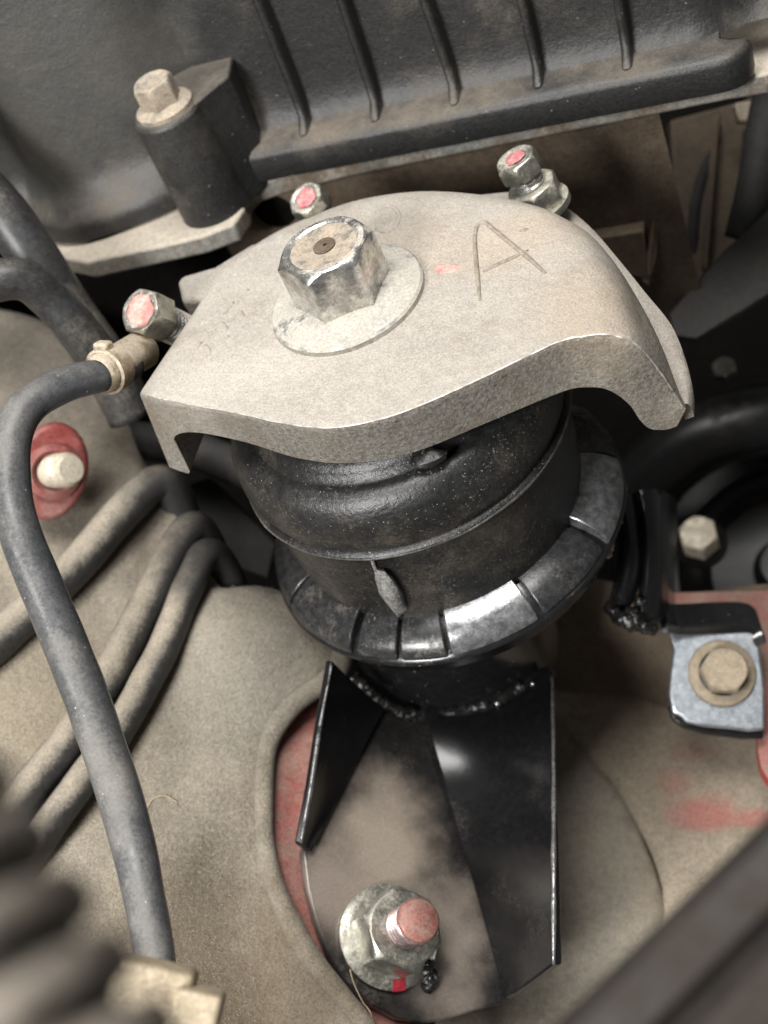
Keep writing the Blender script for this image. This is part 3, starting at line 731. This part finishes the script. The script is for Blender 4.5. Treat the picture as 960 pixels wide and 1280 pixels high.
obj('arm_shelf', *strip([at(826, 770, 354), at(850, 774, 360), at(900, 772, 361), at(936, 774, 361), at(947, 792, 360)], cdir(0, .62, -.78), 9, 3.4), M_PAINT, em, bevel=.9, smooth=40)
fn = cdir(-.12, .25, .96)
fps = plane_surf(at(900, 850, 356), fn)
foot_px = [(834, 783), (862, 786), (900, 790), (944, 788), (950, 812), (956, 860), (956, 912), (936, 914), (915, 911), (880, 908), (858, 903), (850, 895), (841, 892), (836, 868), (838, 840), (842, 812)]
ft = obj('foot_plate', *slab([fps(x, y) for x, y in foot_px], -fn * 2.6), M_PLATEZN, em, bevel=.7, bseg=3); ft['label'] = 'bluish zinc plated foot of the side arm'
obj('plate_edge', *slab([fps(x, y) - fn * 3.2 for x, y in [(836, 880), (842, 898), (856, 908), (884, 916), (930, 922), (957, 922), (957, 905), (900, 905)]], -fn * 3), M_PAINT, em, bevel=.5)
bl = []
for i, (x, y, d, r) in enumerate([(771, 768, 347, 2.0), (779, 774, 346, 2.2), (788, 778, 345, 2.3), (797, 776, 344, 2.0), (790, 766, 345, 1.7), (806, 784, 344, 1.8), (816, 787, 345, 1.5), (800, 752, 345, 1.5)]):
    bl.append(blob(at(x, y, d), r, 7, (1, 1, 1.2), i + 50, .5))
obj('arm_weld', *join(*bl), M_WELD, em, smooth=180)
ew = []
for i in range(16):
    t_ = i / 15; x = 779 - 20 * t_ ** 1.6 + 2 * math.sin(i); y = 606 + 86 * t_
    ew.append(blob(pz(x, y, -2), .7 + .3 * random.random(), 5, (1, 1, 1.3), i + 80, .5))
M_RUSTWELD = mat('rusty_bright_weld', (.26, .22, .19), .4, .5, (.55, .52, .48), .4, .3, var=.5, bump=.8, bscale=1.2)
obj('edge_weld', *join(*ew), M_RUSTWELD, em, smooth=180)

# ================================================================== CAST BRACKET
br = thing('cast_bracket', 'dusty cast aluminium bracket marked A, clamped over the rubber mount', 'bracket', V(0, 0, 58))
TOPH = 70.
st = [  # back (px,py,h), front top edge, front bottom edge
    ((266, 346, 69.5), (171, 487, 69.0), (212, 584, 46)),
    ((272, 338, 70), (180, 492, 69.8), (226, 589, 46)),
    ((280, 329, 70), (190, 495, 70), (237, 589, 46)),
    ((287, 321, 70), (200, 498, 70), (219, 556, 55)),
    ((294, 315, 70), (214, 501, 70), (222, 543, 59)),
    ((310, 304, 70), (240, 506, 70), (250, 541, 61)),
    ((345, 283, 70), (295, 516, 70), (308, 553, 60)),
    ((395, 261, 70), (355, 529, 70), (370, 572, 58.5)),
    ((450, 243, 70), (418, 534, 70), (432, 579, 58)),
    ((525, 233, 70), (500, 516, 70), (512, 567, 57.5)),
    ((606, 238, 69.5), (600, 473, 70), (612, 527, 57.5)),
    ((668, 251, 68.5), (690, 430, 70), (702, 490, 57)),
    ((706, 268, 66.5), (730, 420, 69.8), (736, 484, 56.5)),
    ((738, 290, 63.5), (762, 418, 69), (762, 488, 55)),
    ((770, 330, 58.5), (795, 430, 65.6), (786, 505, 50)),
    ((800, 380, 53), (820, 457, 58), (800, 525, 45)),
    ((828, 436, 48.5), (842, 488, 50), (813, 536, 41.5)),
    ((846, 486, 45), (854, 506, 46), (832, 537, 40)),
    ((852, 494, 44.4), (858, 510, 45), (846, 533, 40.2))]
n = len(st)
Bc = crom([pz(*s[0]) for s in st], 5); Fc = crom([pz(*s[1]) for s in st], 5); Gc = crom([pz(*s[2]) for s in st], 5)
NS = len(Bc)
secs = []
for i in range(NS):
    B, F_, G = Bc[i], Fc[i], Gc[i]
    tq = i / (NS - 1)
    sag = 0.
    if tq > .55: sag = 7.0 * math.sin(min(1, (tq - .55) / .36) * math.pi / 2) * (1 - max(0, (tq - .86) / .14)) ** 1
    down = (G - F_)
    top = []
    NT = 30
    for k in range(NT + 1):
        s = k / NT
        p = B + (F_ - B) * s
        p = p + V(0, 0, sag * (1 - (1 - s) ** 2) * (1 - s) * 2.0)
        # rounding toward the back edge
        e = (1 - s) * (F_ - B).length
        if e < 0: e = 0
        dback = s * (F_ - B).length
        if dback < 5: p -= V(0, 0, 1.4 * (1 - dback / 5) ** 2)
        if i < 14:
            dl = i / 14 * 1.0
            p -= V(0, 0, 1.3 * (1 - dl) ** 2)
        top.append(p)
    # front edge, softly broken
    L_ = (F_ - B).length; dirt = (top[-1] - top[-2]).normalized(); dd = down.normalized(); thick = down.length
    Fq = top[-1]
    wv = .5 * noise.noise(V(i * .55, 3, 1)) + .5 * noise.noise(V(i * 1.9, 1, 4))
    top = top[:-1]
    edge = [Fq - dirt * 1.0, Fq - dirt * .25 + dd * (.22 + .2 * wv), Fq + dd * .95 + dirt * .15 * wv]
    face = []
    for k in range(1, 11):
        s = k / 10
        face.append(Fq + dd * .95 + (G - Fq - dd * .95) * s)
    rim_b = G + (-dirt) * 1.2 - V(0, 0, .5)
    und = [G - dirt * 1.2 + dd * .3]
    bk = B - V(0, 0, min(16, max(5, B.z - 40)) )
    inner = V(G.x, G.y, G.z)
    under = []
    for k in range(1, 7):
        s = k / 7
        q = G * (1 - s) + bk * s; under.append(q)
    sec = top + edge + face + under + [bk]
    secs.append(sec)
k = len(secs[0]); vs = [p for s in secs for p in s]
fs = [(i * k + j, (i + 1) * k + j, (i + 1) * k + (j + 1) % k, i * k + (j + 1) % k) for i in range(NS - 1) for j in range(k)]
fs += [tuple(range(k)), tuple((NS - 1) * k + j for j in range(k))]
body = obj('casting_body', vs, fs, M_CAST, br, smooth=42)
body.data.validate()
M_BURR = mat('bare_aluminium_burr', (.62, .59, .54), .4, .5, (.45, .41, .36), .35, .3, var=.3, bump=.6, bscale=1.5)
burr = []; brad = []
for i in range(10, NS - 10):
    q = secs[i][30 + 1]; burr.append(q + V(.12 * noise.noise(V(i * .9, 0, 0)), 0, .10 * noise.noise(V(i * 1.3, 7, 0)) - .12)); brad.append(max(.03, .17 + .28 * noise.noise(V(i * .8, 2, 9))))
obj('edge_burr', *tube(burr, brad, 3, 6), M_BURR, br, smooth=180)
# mounting flange: the crescent standing behind the right-hand shoulder
fo = [(590, 240, 62), (650, 236, 58), (697, 250, 55), (735, 278, 53), (772, 320, 51), (806, 362, 49), (838, 402, 46), (856, 445, 43), (864, 480, 42.5), (864, 506, 42.5)]
fi = [(600, 262, 60), (655, 262, 56), (690, 285, 53), (720, 312, 51), (752, 352, 49), (786, 398, 46.5), (812, 440, 43.5), (832, 478, 41.5), (846, 496, 42), (852, 508, 42.3)]
A = crom([pz(*p) for p in fo], 5); Bq = crom([pz(*p) for p in fi], 5)
vs = []; m = 8
for a, b in zip(A, Bq):
    for j in range(m + 1):
        s = j / m; p = a + (b - a) * s; vs.append(p + V(0, 0, 1.6 * math.sin(min(1, s * 2.2) * math.pi / 2) - 1.0))
    vs.append(b - V(0, 0, 4)); vs.append(a - V(0, 0, 3.5))
k = m + 3
fs = [(i * k + j, (i + 1) * k + j, (i + 1) * k + (j + 1) % k, i * k + (j + 1) % k) for i in range(len(A) - 1) for j in range(k)]
fs += [tuple(range(k)), tuple((len(A) - 1) * k + j for j in range(k))]
obj('mounting_flange', vs, fs, M_CAST, br, smooth=50)
# left lug
lug = [(221, 352), (226, 344), (268, 332), (320, 300), (330, 330), (262, 372), (226, 376)]
obj('lug', *slab([pz(x, y, 66) for x, y in lug], V(0, 0, -9)), M_CAST, br, bevel=1.4, bseg=3)
# letter A, a shallow bead
def on_top(x, y, dz=0.): 
    q = pz(x, y, TOPH); return q + V(0, 0, dz)
from mathutils.bvhtree import BVHTree
bvh = BVHTree.FromPolygons([tuple(Vector(v.co) * 1000 + V(0, 0, 58)) for v in body.data.vertices], [tuple(p.vertices) for p in body.data.polygons])
def on_body(x, y, lift=0.):
    d = (R @ ray(x, y)).normalized(); h = bvh.ray_cast(CAM, d)
    if h[0] is None: return pz(x, y, TOPH)
    nn = h[1] if h[1].dot(d) < 0 else -h[1]
    return h[0] + nn * lift
for pts in ([(600, 376), (597, 345), (594, 312), (594, 292), (598, 281), (607, 279), (616, 286), (640, 306), (662, 324), (682, 342)], [(604, 340), (622, 331), (642, 322), (660, 313)]):
    q = obj('letter_stroke', *tube([on_body(x, y, .02) for x, y in pts], [.3] + [.5] * (len(pts) - 2) + [.3], 6, 10, squash=(ZZ, .75)), M_CASTDARK, br, smooth=180)
obj('letter_fleck', *blob(on_body(655, 288), .7, 6, (1.4, .8, .5), 2), M_CASTDARK, br)
# pale oval boss left by the mould, and faint cast figures
ring_px = [(473, 264), (484, 258), (495, 262), (499, 272), (494, 284), (482, 290), (470, 286)]
obj('mould_mark', *tube([on_body(x, y, -.25) for x, y in ring_px], .55, 6, 10), M_CAST, br, smooth=180)
for ch in ([(240, 442), (252, 428)], [(246, 450), (262, 440), (256, 432)], [(262, 420), (276, 404), (284, 412)], [(272, 432), (286, 420)], [(280, 392), (292, 378)], [(288, 402), (300, 390), (304, 396)], [(298, 372), (310, 362)]):
    obj('faint_cast_figure', *tube([on_body(x, y, -.22) for x, y in ch], .5, 5, 8), M_CAST, br, smooth=180)
# pink witness mark, brushed on
def paint_patch(name, pts, m, parent, lift=.12, src=on_body):
    c = Vector((sum(p[0] for p in pts) / len(pts), sum(p[1] for p in pts) / len(pts)))
    out = [Vector((q.x, q.y)) for q in crom([V(*p, 0) for p in pts + pts[:1]], 4)][:-1]
    vs = [src(p.x, p.y, 0) for p in out] + [src(c.x + (p.x - c.x) * .75, c.y + (p.y - c.y) * .75, lift) for p in out] + [src(c.x, c.y, lift)]
    n = len(out)
    fs = [(i, (i + 1) % n, n + (i + 1) % n, n + i) for i in range(n)] + [(n + i, n + (i + 1) % n, 2 * n) for i in range(n)]
    return obj(name, vs, fs, m, parent, smooth=180)
M_PINKFADE = mat('faded_pink_mark', (.46, .19, .17), .7, 0, (.48, .41, .35), .50, .25, var=.1, bump=.4, bscale=1.5, soft=.3)
q = paint_patch('paint_mark', [(541, 335), (548, 330), (562, 330), (576, 332), (573, 338), (560, 341), (547, 341)], M_PINKFADE, br)
q['label'] = 'pink paint mark on the casting'

# ================================================================== BOLTS
bc = pz(435, 375, TOPH); bc = V(bc.x, bc.y, 69.2)
bax = V(0.0, 0.0, 1)
t = thing('mount_bolt', 'large zinc hex bolt with wide flange through the cast bracket', 'bolt', bc)
obj('flange', *lathe([(17.0, 0), (17.5, .3), (17.5, 1.9), (17.0, 2.4), (16.4, 2.55), (13.0, 3.4), (10.8, 4.0), (8.8, 4.6)], bc, bax, 72, wob=.1), mat('zinc_flange', (.42, .41, .38), .36, .75, (.44, .41, .355), .40, .12, up=.3, var=.2, bump=.4, bscale=1.5, soft=.3), t, smooth=28)
hd_ = obj('hex_head', *hexhead(bc + bax * 3.6, bax, 19.0, 12.6, dish=.9, rot=math.radians(51), hint=U), M_ZINC, t, smooth=30)
obj('dusty_top', *lathe([(7.7, -.35), (7.1, -.25), (5, -.60), (2.3, -.66)], bc + bax * 16.2, bax, 48), M_ZINCTOP, t, smooth=60)
obj('centre_dimple', *lathe([(2.9, -.62), (2.6, -.54), (.01, -.52)], bc + bax * 16.2 + V(.4, .3, 0), bax, 30, wob=1.3), M_RECESS, t)
def stud_bolt(name, label, head, axis, af, hh, tl, pink, nut=False, paint=None):
    ax = Vector(axis).normalized()
    t = thing(name, label, 'bolt', head - ax * tl, 'paint marked bolts holding the bracket')
    obj('hex_head', *hexhead(head - ax * hh, ax, af, hh, dish=.3), M_ZINCDULL, t, smooth=30)
    obj('thread', *threads(head - ax * (hh + tl), ax, af * .42, tl, 1.3, .4, 28), M_ZINC, t)
    if nut:
        obj('nut', *hexhead(head - ax * (hh + tl + 2), ax, af * 1.25, 5.5), M_ZINCDULL, t, smooth=30)
        obj('washer', *lathe([(af * .78, -1.6), (af * .78, 0), (af * .4, .1)], head - ax * (hh + tl + 2), ax, 30), M_ZINCDULL, t)
    x, y, z = frame(ax)
    obj('paint_mark', *blob(head + ax * .1 + x * .2, pink, 8, (1, 1.15, .12), 7, .35, (x, y, z)), paint or M_PINK, t, smooth=180)
    return t
stud_bolt('paint_marked_bolt', 'pink-tipped threaded bolt with nut at the right rear of the cast bracket', at(643, 197, 306), cdir(-.50, .62, .60), 9.0, 4.5, 7, 2.3, nut=True)
stud_bolt('paint_marked_bolt', 'pink-topped bolt head half hidden behind the cast bracket, near the round hole', at(381, 247, 324), cdir(-.45, .35, .82), 8.4, 6, 8, 2.7)
stud_bolt('paint_marked_bolt', 'faded pink bolt head at the left edge of the cast bracket', at(174, 388, 312), cdir(-.50, .18, .85), 10.2, 7, 12, 3.9, paint=M_PINKFADE)

# nut and stud on the base plate
nc = bps(484, 1172)
t = thing('foot_nut', 'flanged nut with red paint stripe on the base plate', 'nut', nc)
obj('flange', *lathe([(12.0, 0), (12.3, .6), (12.2, 1.5), (11.4, 2.0), (9.6, 2.5), (5, 2.8)], nc, bn, 56, wob=.15), M_ZINCDULL, t, smooth=50)
nh = obj('hex_nut', *hexhead(nc + bn * 2.2, bn, 17.2, 9.4, rot=math.radians(16), hint=cdir(1, 0, 0)), M_ZINCDULL, t, smooth=30)
x_, y_, z_ = frame(bn, cdir(0, -1, 0))
stripe = []
for a in (-8, -3, 3, 8):
    ar = math.radians(a); d = x_ * math.cos(ar) + y_ * math.sin(ar)
    stripe.append([nc + d * r + bn * h for r, h in ((12.35, .2), (12.5, .7), (12.4, 1.6), (11.5, 2.15), (9.8, 2.65))])
vs = [p for s in stripe for p in s]
obj('paint_stripe', vs, [(i * 5 + j, (i + 1) * 5 + j, (i + 1) * 5 + j + 1, i * 5 + j + 1) for i in range(3) for j in range(4)], M_CRIMSON, t)
M_STUD = mat('pink_tinged_thread', (.42, .33, .32), .32, .8, (.30, .14, .12), .38, .2, var=.2, bump=.2, soft=.4)
t = thing('foot_stud', 'threaded stud with faded pink end standing in the flanged nut', 'stud', nc + bn * 10)
obj('thread', *threads(nc + bn * 11, bn, 5.0, 8.4, 1.55, .8), M_STUD, t)
obj('painted_end', *lathe([(4.5, 0), (4.9, .4), (4.9, 1.2), (4.4, 1.8), (.01, 1.95)], nc + bn * 19.0, bn, 40, wob=.12), M_PINKEND, t, smooth=50)
q = bps(532, 1218)
tag(obj('locating_tab', *join(*[blob(q + bn * (.6 + .5 * i % 2) + x_ * (i * 1.5 - 3.5) + y_ * (.6 * (i % 2)), 1.8, 6, (1, 1, .8), 20 + i, .5) for i in range(5)]), M_WELD, smooth=180), 'rough dark metal tab peeking out beside the flanged nut', 'tab')

# bolt on the side arm's foot
fb = fps(902, 842)
t = thing('foot_bolt', 'tan dusty flange bolt on the bluish zinc foot plate', 'bolt', fb)
obj('flange', *lathe([(8.6, 0), (8.8, .7), (8.4, 1.6), (6.8, 2.2), (6.2, 2.8)], fb, fn, 40), M_TANBOLT, t)
obj('hex_head', *hexhead(fb + fn * 1.8, fn, 11.0, 6.5, rot=.3), M_TANBOLT, t, smooth=30)

# ================================================================== HOSES AT LEFT
hp = [(190, 1480, 250), (196, 1340, 256), (196, 1235, 262), (186, 1150, 268), (160, 1030, 276), (118, 900, 282), (72, 780, 286), (30, 680, 288), (14, 610, 290), (16, 545, 292), (38, 505, 295), (78, 482, 299), (128, 468, 305), (165, 455, 312)]
t = thing('long_hose', 'long grey-black rubber hose running down the left side', 'hose', at(196, 1235, 262))
obj('hose', *tube([at(*p) for p in hp], [3.9, 3.9, 3.9, 4.1, 4.5, 4.7, 4.7, 4.5, 4.3, 4.2, 4.1, 4.0, 3.8, 3.7], 9, 28, wob=.25), M_HOSE, t, smooth=180)
c1 = at(126, 468, 304); ax = (at(182, 436, 318) - at(118, 474, 303)).normalized()
obj('end_fitting', *lathe([(3.8, -1), (4.6, 0), (4.6, 3.2), (4.0, 3.8), (4.0, 6), (4.5, 7), (4.5, 16), (3.8, 17), (.01, 17)], c1, ax, 32), M_TANFIT, t)
cl = thing('hose_clamp', 'tan plated clamp around the end of the long hose', 'clamp', c1)
obj('band', *lathe([(4.7, 0), (5.4, .3), (5.4, 4.2), (4.7, 4.5)], c1 + ax * 1.2, ax, 36), M_TANFIT, cl)
cx, cy, cz = frame(ax, cdir(0, 1, .2))
obj('ear', *join(box(c1 + ax * 2.9 + cx * 5.4, cx, cy, ax, 2.6, 4.0, 3.0)), M_TANFIT, cl, bevel=.7)

tag(obj('black_hose', *tube([at(-330, -60, 330), at(-180, 80, 333), at(-60, 200, 336), at(0, 262, 338), at(40, 318, 340), at(84, 386, 342), at(130, 452, 344), at(165, 520, 350)], 6.4, 8, 22), M_HOSEBLK, smooth=180), 'straight black hose sloping down from the upper left corner', 'hose')
tag(obj('bent_black_hose', *tube([at(-260, 520, 330), at(-150, 430, 326), at(-50, 372, 322), at(-8, 352, 322), at(30, 350, 324), at(60, 372, 328), at(96, 410, 332), at(128, 450, 338)], 5.0, 8, 22), M_HOSEBLK, smooth=180), 'bent black hose curving in at the left edge, under the straight one', 'hose')

# ================================================================== OUT OF FOCUS FOREGROUND
ca, cb_ = at(-170, 1025, 83), at(80, 1410, 77)
axv = (cb_ - ca).normalized(); Lc = (cb_ - ca).length
prof = []
np_ = int(Lc / 4.5) + 2
for i in range(np_):
    z = i * 4.5; prof += [(q1 * .8, z + q2 * .8) for q1, q2 in ((8.0, 0), (8.2, .8), (10.4, 1.5), (10.8, 2.4), (10.8, 3.6), (10.4, 4.4), (8.2, 5.0))]
t = obj('corrugated_hose', *lathe(prof, ca, axv, 36), M_CORR)
tag(t, 'blurred corrugated hose close to the camera in the bottom left corner', 'hose')
kc = at(215, 1250, 225)
t = thing('plastic_connector', 'beige plastic connector at the lower end of the long hose', 'connector', kc)
kx, ky, kz = frame(cdir(0, .15, 1), cdir(1, -.22, 0))
obj('connector_body', *box(kc - kx * 4 - kz * 2, kx, ky, kz, 14, 10, 8), M_BEIGE, t, bevel=1.4, bseg=3)
obj('latch', *box(kc + kx * 4.5 + kz * .5, kx, ky, kz, 8, 6, 7), M_BEIGE, t, bevel=1.0, bseg=3)
obj('lower_lip', *box(kc + kx * 3 - ky * 5.5 - kz * 1, kx, ky, kz, 22, 2.4, 6), M_TANFIT, t, bevel=.6)

# ridged trim, lower right
ra, rbb = at(640, 1345, 122), at(1010, 985, 130)
dv = (rbb - ra).normalized(); nv_ = cdir(.55, -.62, .25); nv_ = (nv_ - dv * nv_.dot(dv)).normalized(); ov = dv.cross(nv_).normalized()
if ov.dot(CAM - ra) < 0: ov = -ov
prof = [(0, -8), (0, -1.2), (.8, -.2), (1.8, .2), (6.5, .8), (7.5, -1.0), (8.8, -1.2), (10, .6), (14, 2.2), (16, 2.0), (17, .2), (19, .4), (20, 2.4), (26, 4), (34, 5), (34, -8)]
vs = []
for k_ in range(0, 11):
    t_ = -30 + ((rbb - ra).length + 90) * k_ / 10
    for a_, b_ in prof: vs.append(ra + dv * t_ + nv_ * a_ * .8 + ov * b_ * 1.5)
k = len(prof)
fs = [(i * k + j, (i + 1) * k + j, (i + 1) * k + (j + 1) % k, i * k + (j + 1) % k) for i in range(10) for j in range(k)] + [tuple(range(k)), tuple(10 * k + j for j in range(k))]
tag(obj('ridged_trim', vs, fs, M_BAR, smooth=30, bevel=.3), 'blurred dark ridged trim strip crossing the lower right corner', 'trim')

# fibres lying on the felt and plate
fpx = [(184, 1028), (184, 1012), (192, 1000), (206, 996), (222, 1004)]
tag(obj('loose_fibre', *tube([felt_pt(x, y, felt_relief(x, y) + .3) for x, y in fpx], .16, 6, 6), M_FIBRE, smooth=180), 'curled straw-coloured fibre lying on the felt panel', 'fibre')
fpx = [(434, 1200), (440, 1226), (452, 1252), (462, 1266), (464, 1284)]
tag(obj('loose_fibre', *tube([bps(x, y) + bn * .5 for x, y in fpx], .14, 6, 6), M_FIBRE, smooth=180), 'thin pale fibre hanging over the lower left edge of the base plate', 'fibre')

# short fibres standing on the felt: too many to count
rf = random.Random(3); vs = []; fs = []
while len(fs) < 5200:
    x, y = rf.uniform(0, 440), rf.uniform(745, 1280)
    if x > 330 - max(0, 900 - y) * -.6 or (y < 860 and x > 400): continue
    p = felt_pt(x, y, felt_relief(x, y) + .05)
    u = (cdir(rf.uniform(-1, 1), rf.uniform(-1, 1), rf.uniform(.0, .7))) * rf.uniform(.5, 1.5)
    sd = u.cross(TOCAM).normalized() * .05
    n0 = len(vs); vs += [p - sd, p + sd, p + u * .6 + felt_n * .15 + sd * .6, p + u * .6 + felt_n * .15 - sd * .6]
    fs.append((n0, n0 + 1, n0 + 2, n0 + 3))
M_FUZZ = mat('felt_fibres', (.34, .29, .22), .9, 0, None, var=.4, vscale=.8, bump=0, grain=0)
fz = obj('felt_fuzz', vs, fs, M_FUZZ, fp, smooth=180); fz['kind'] = 'stuff'

# dark clutter in the gap behind the mount
tag(obj('dark_strut', *slab([at(225, 610, 405), at(262, 596, 405), at(345, 680, 396), at(335, 725, 396), at(300, 712, 398), at(240, 660, 402)], cdir(.1, 0, -1) * 5), M_BELT, bevel=.8), 'dark grey flat strut in the gap between the tubes and the rubber mount', 'strut')
tag(obj('gap_pipe', *tube([at(150, 548, 392), at(235, 560, 390), at(300, 585, 388), at(380, 600, 388)], 5.5, 6, 18), M_BELT, smooth=180), 'dark shadowed pipe under the left leg of the cast bracket', 'pipe')
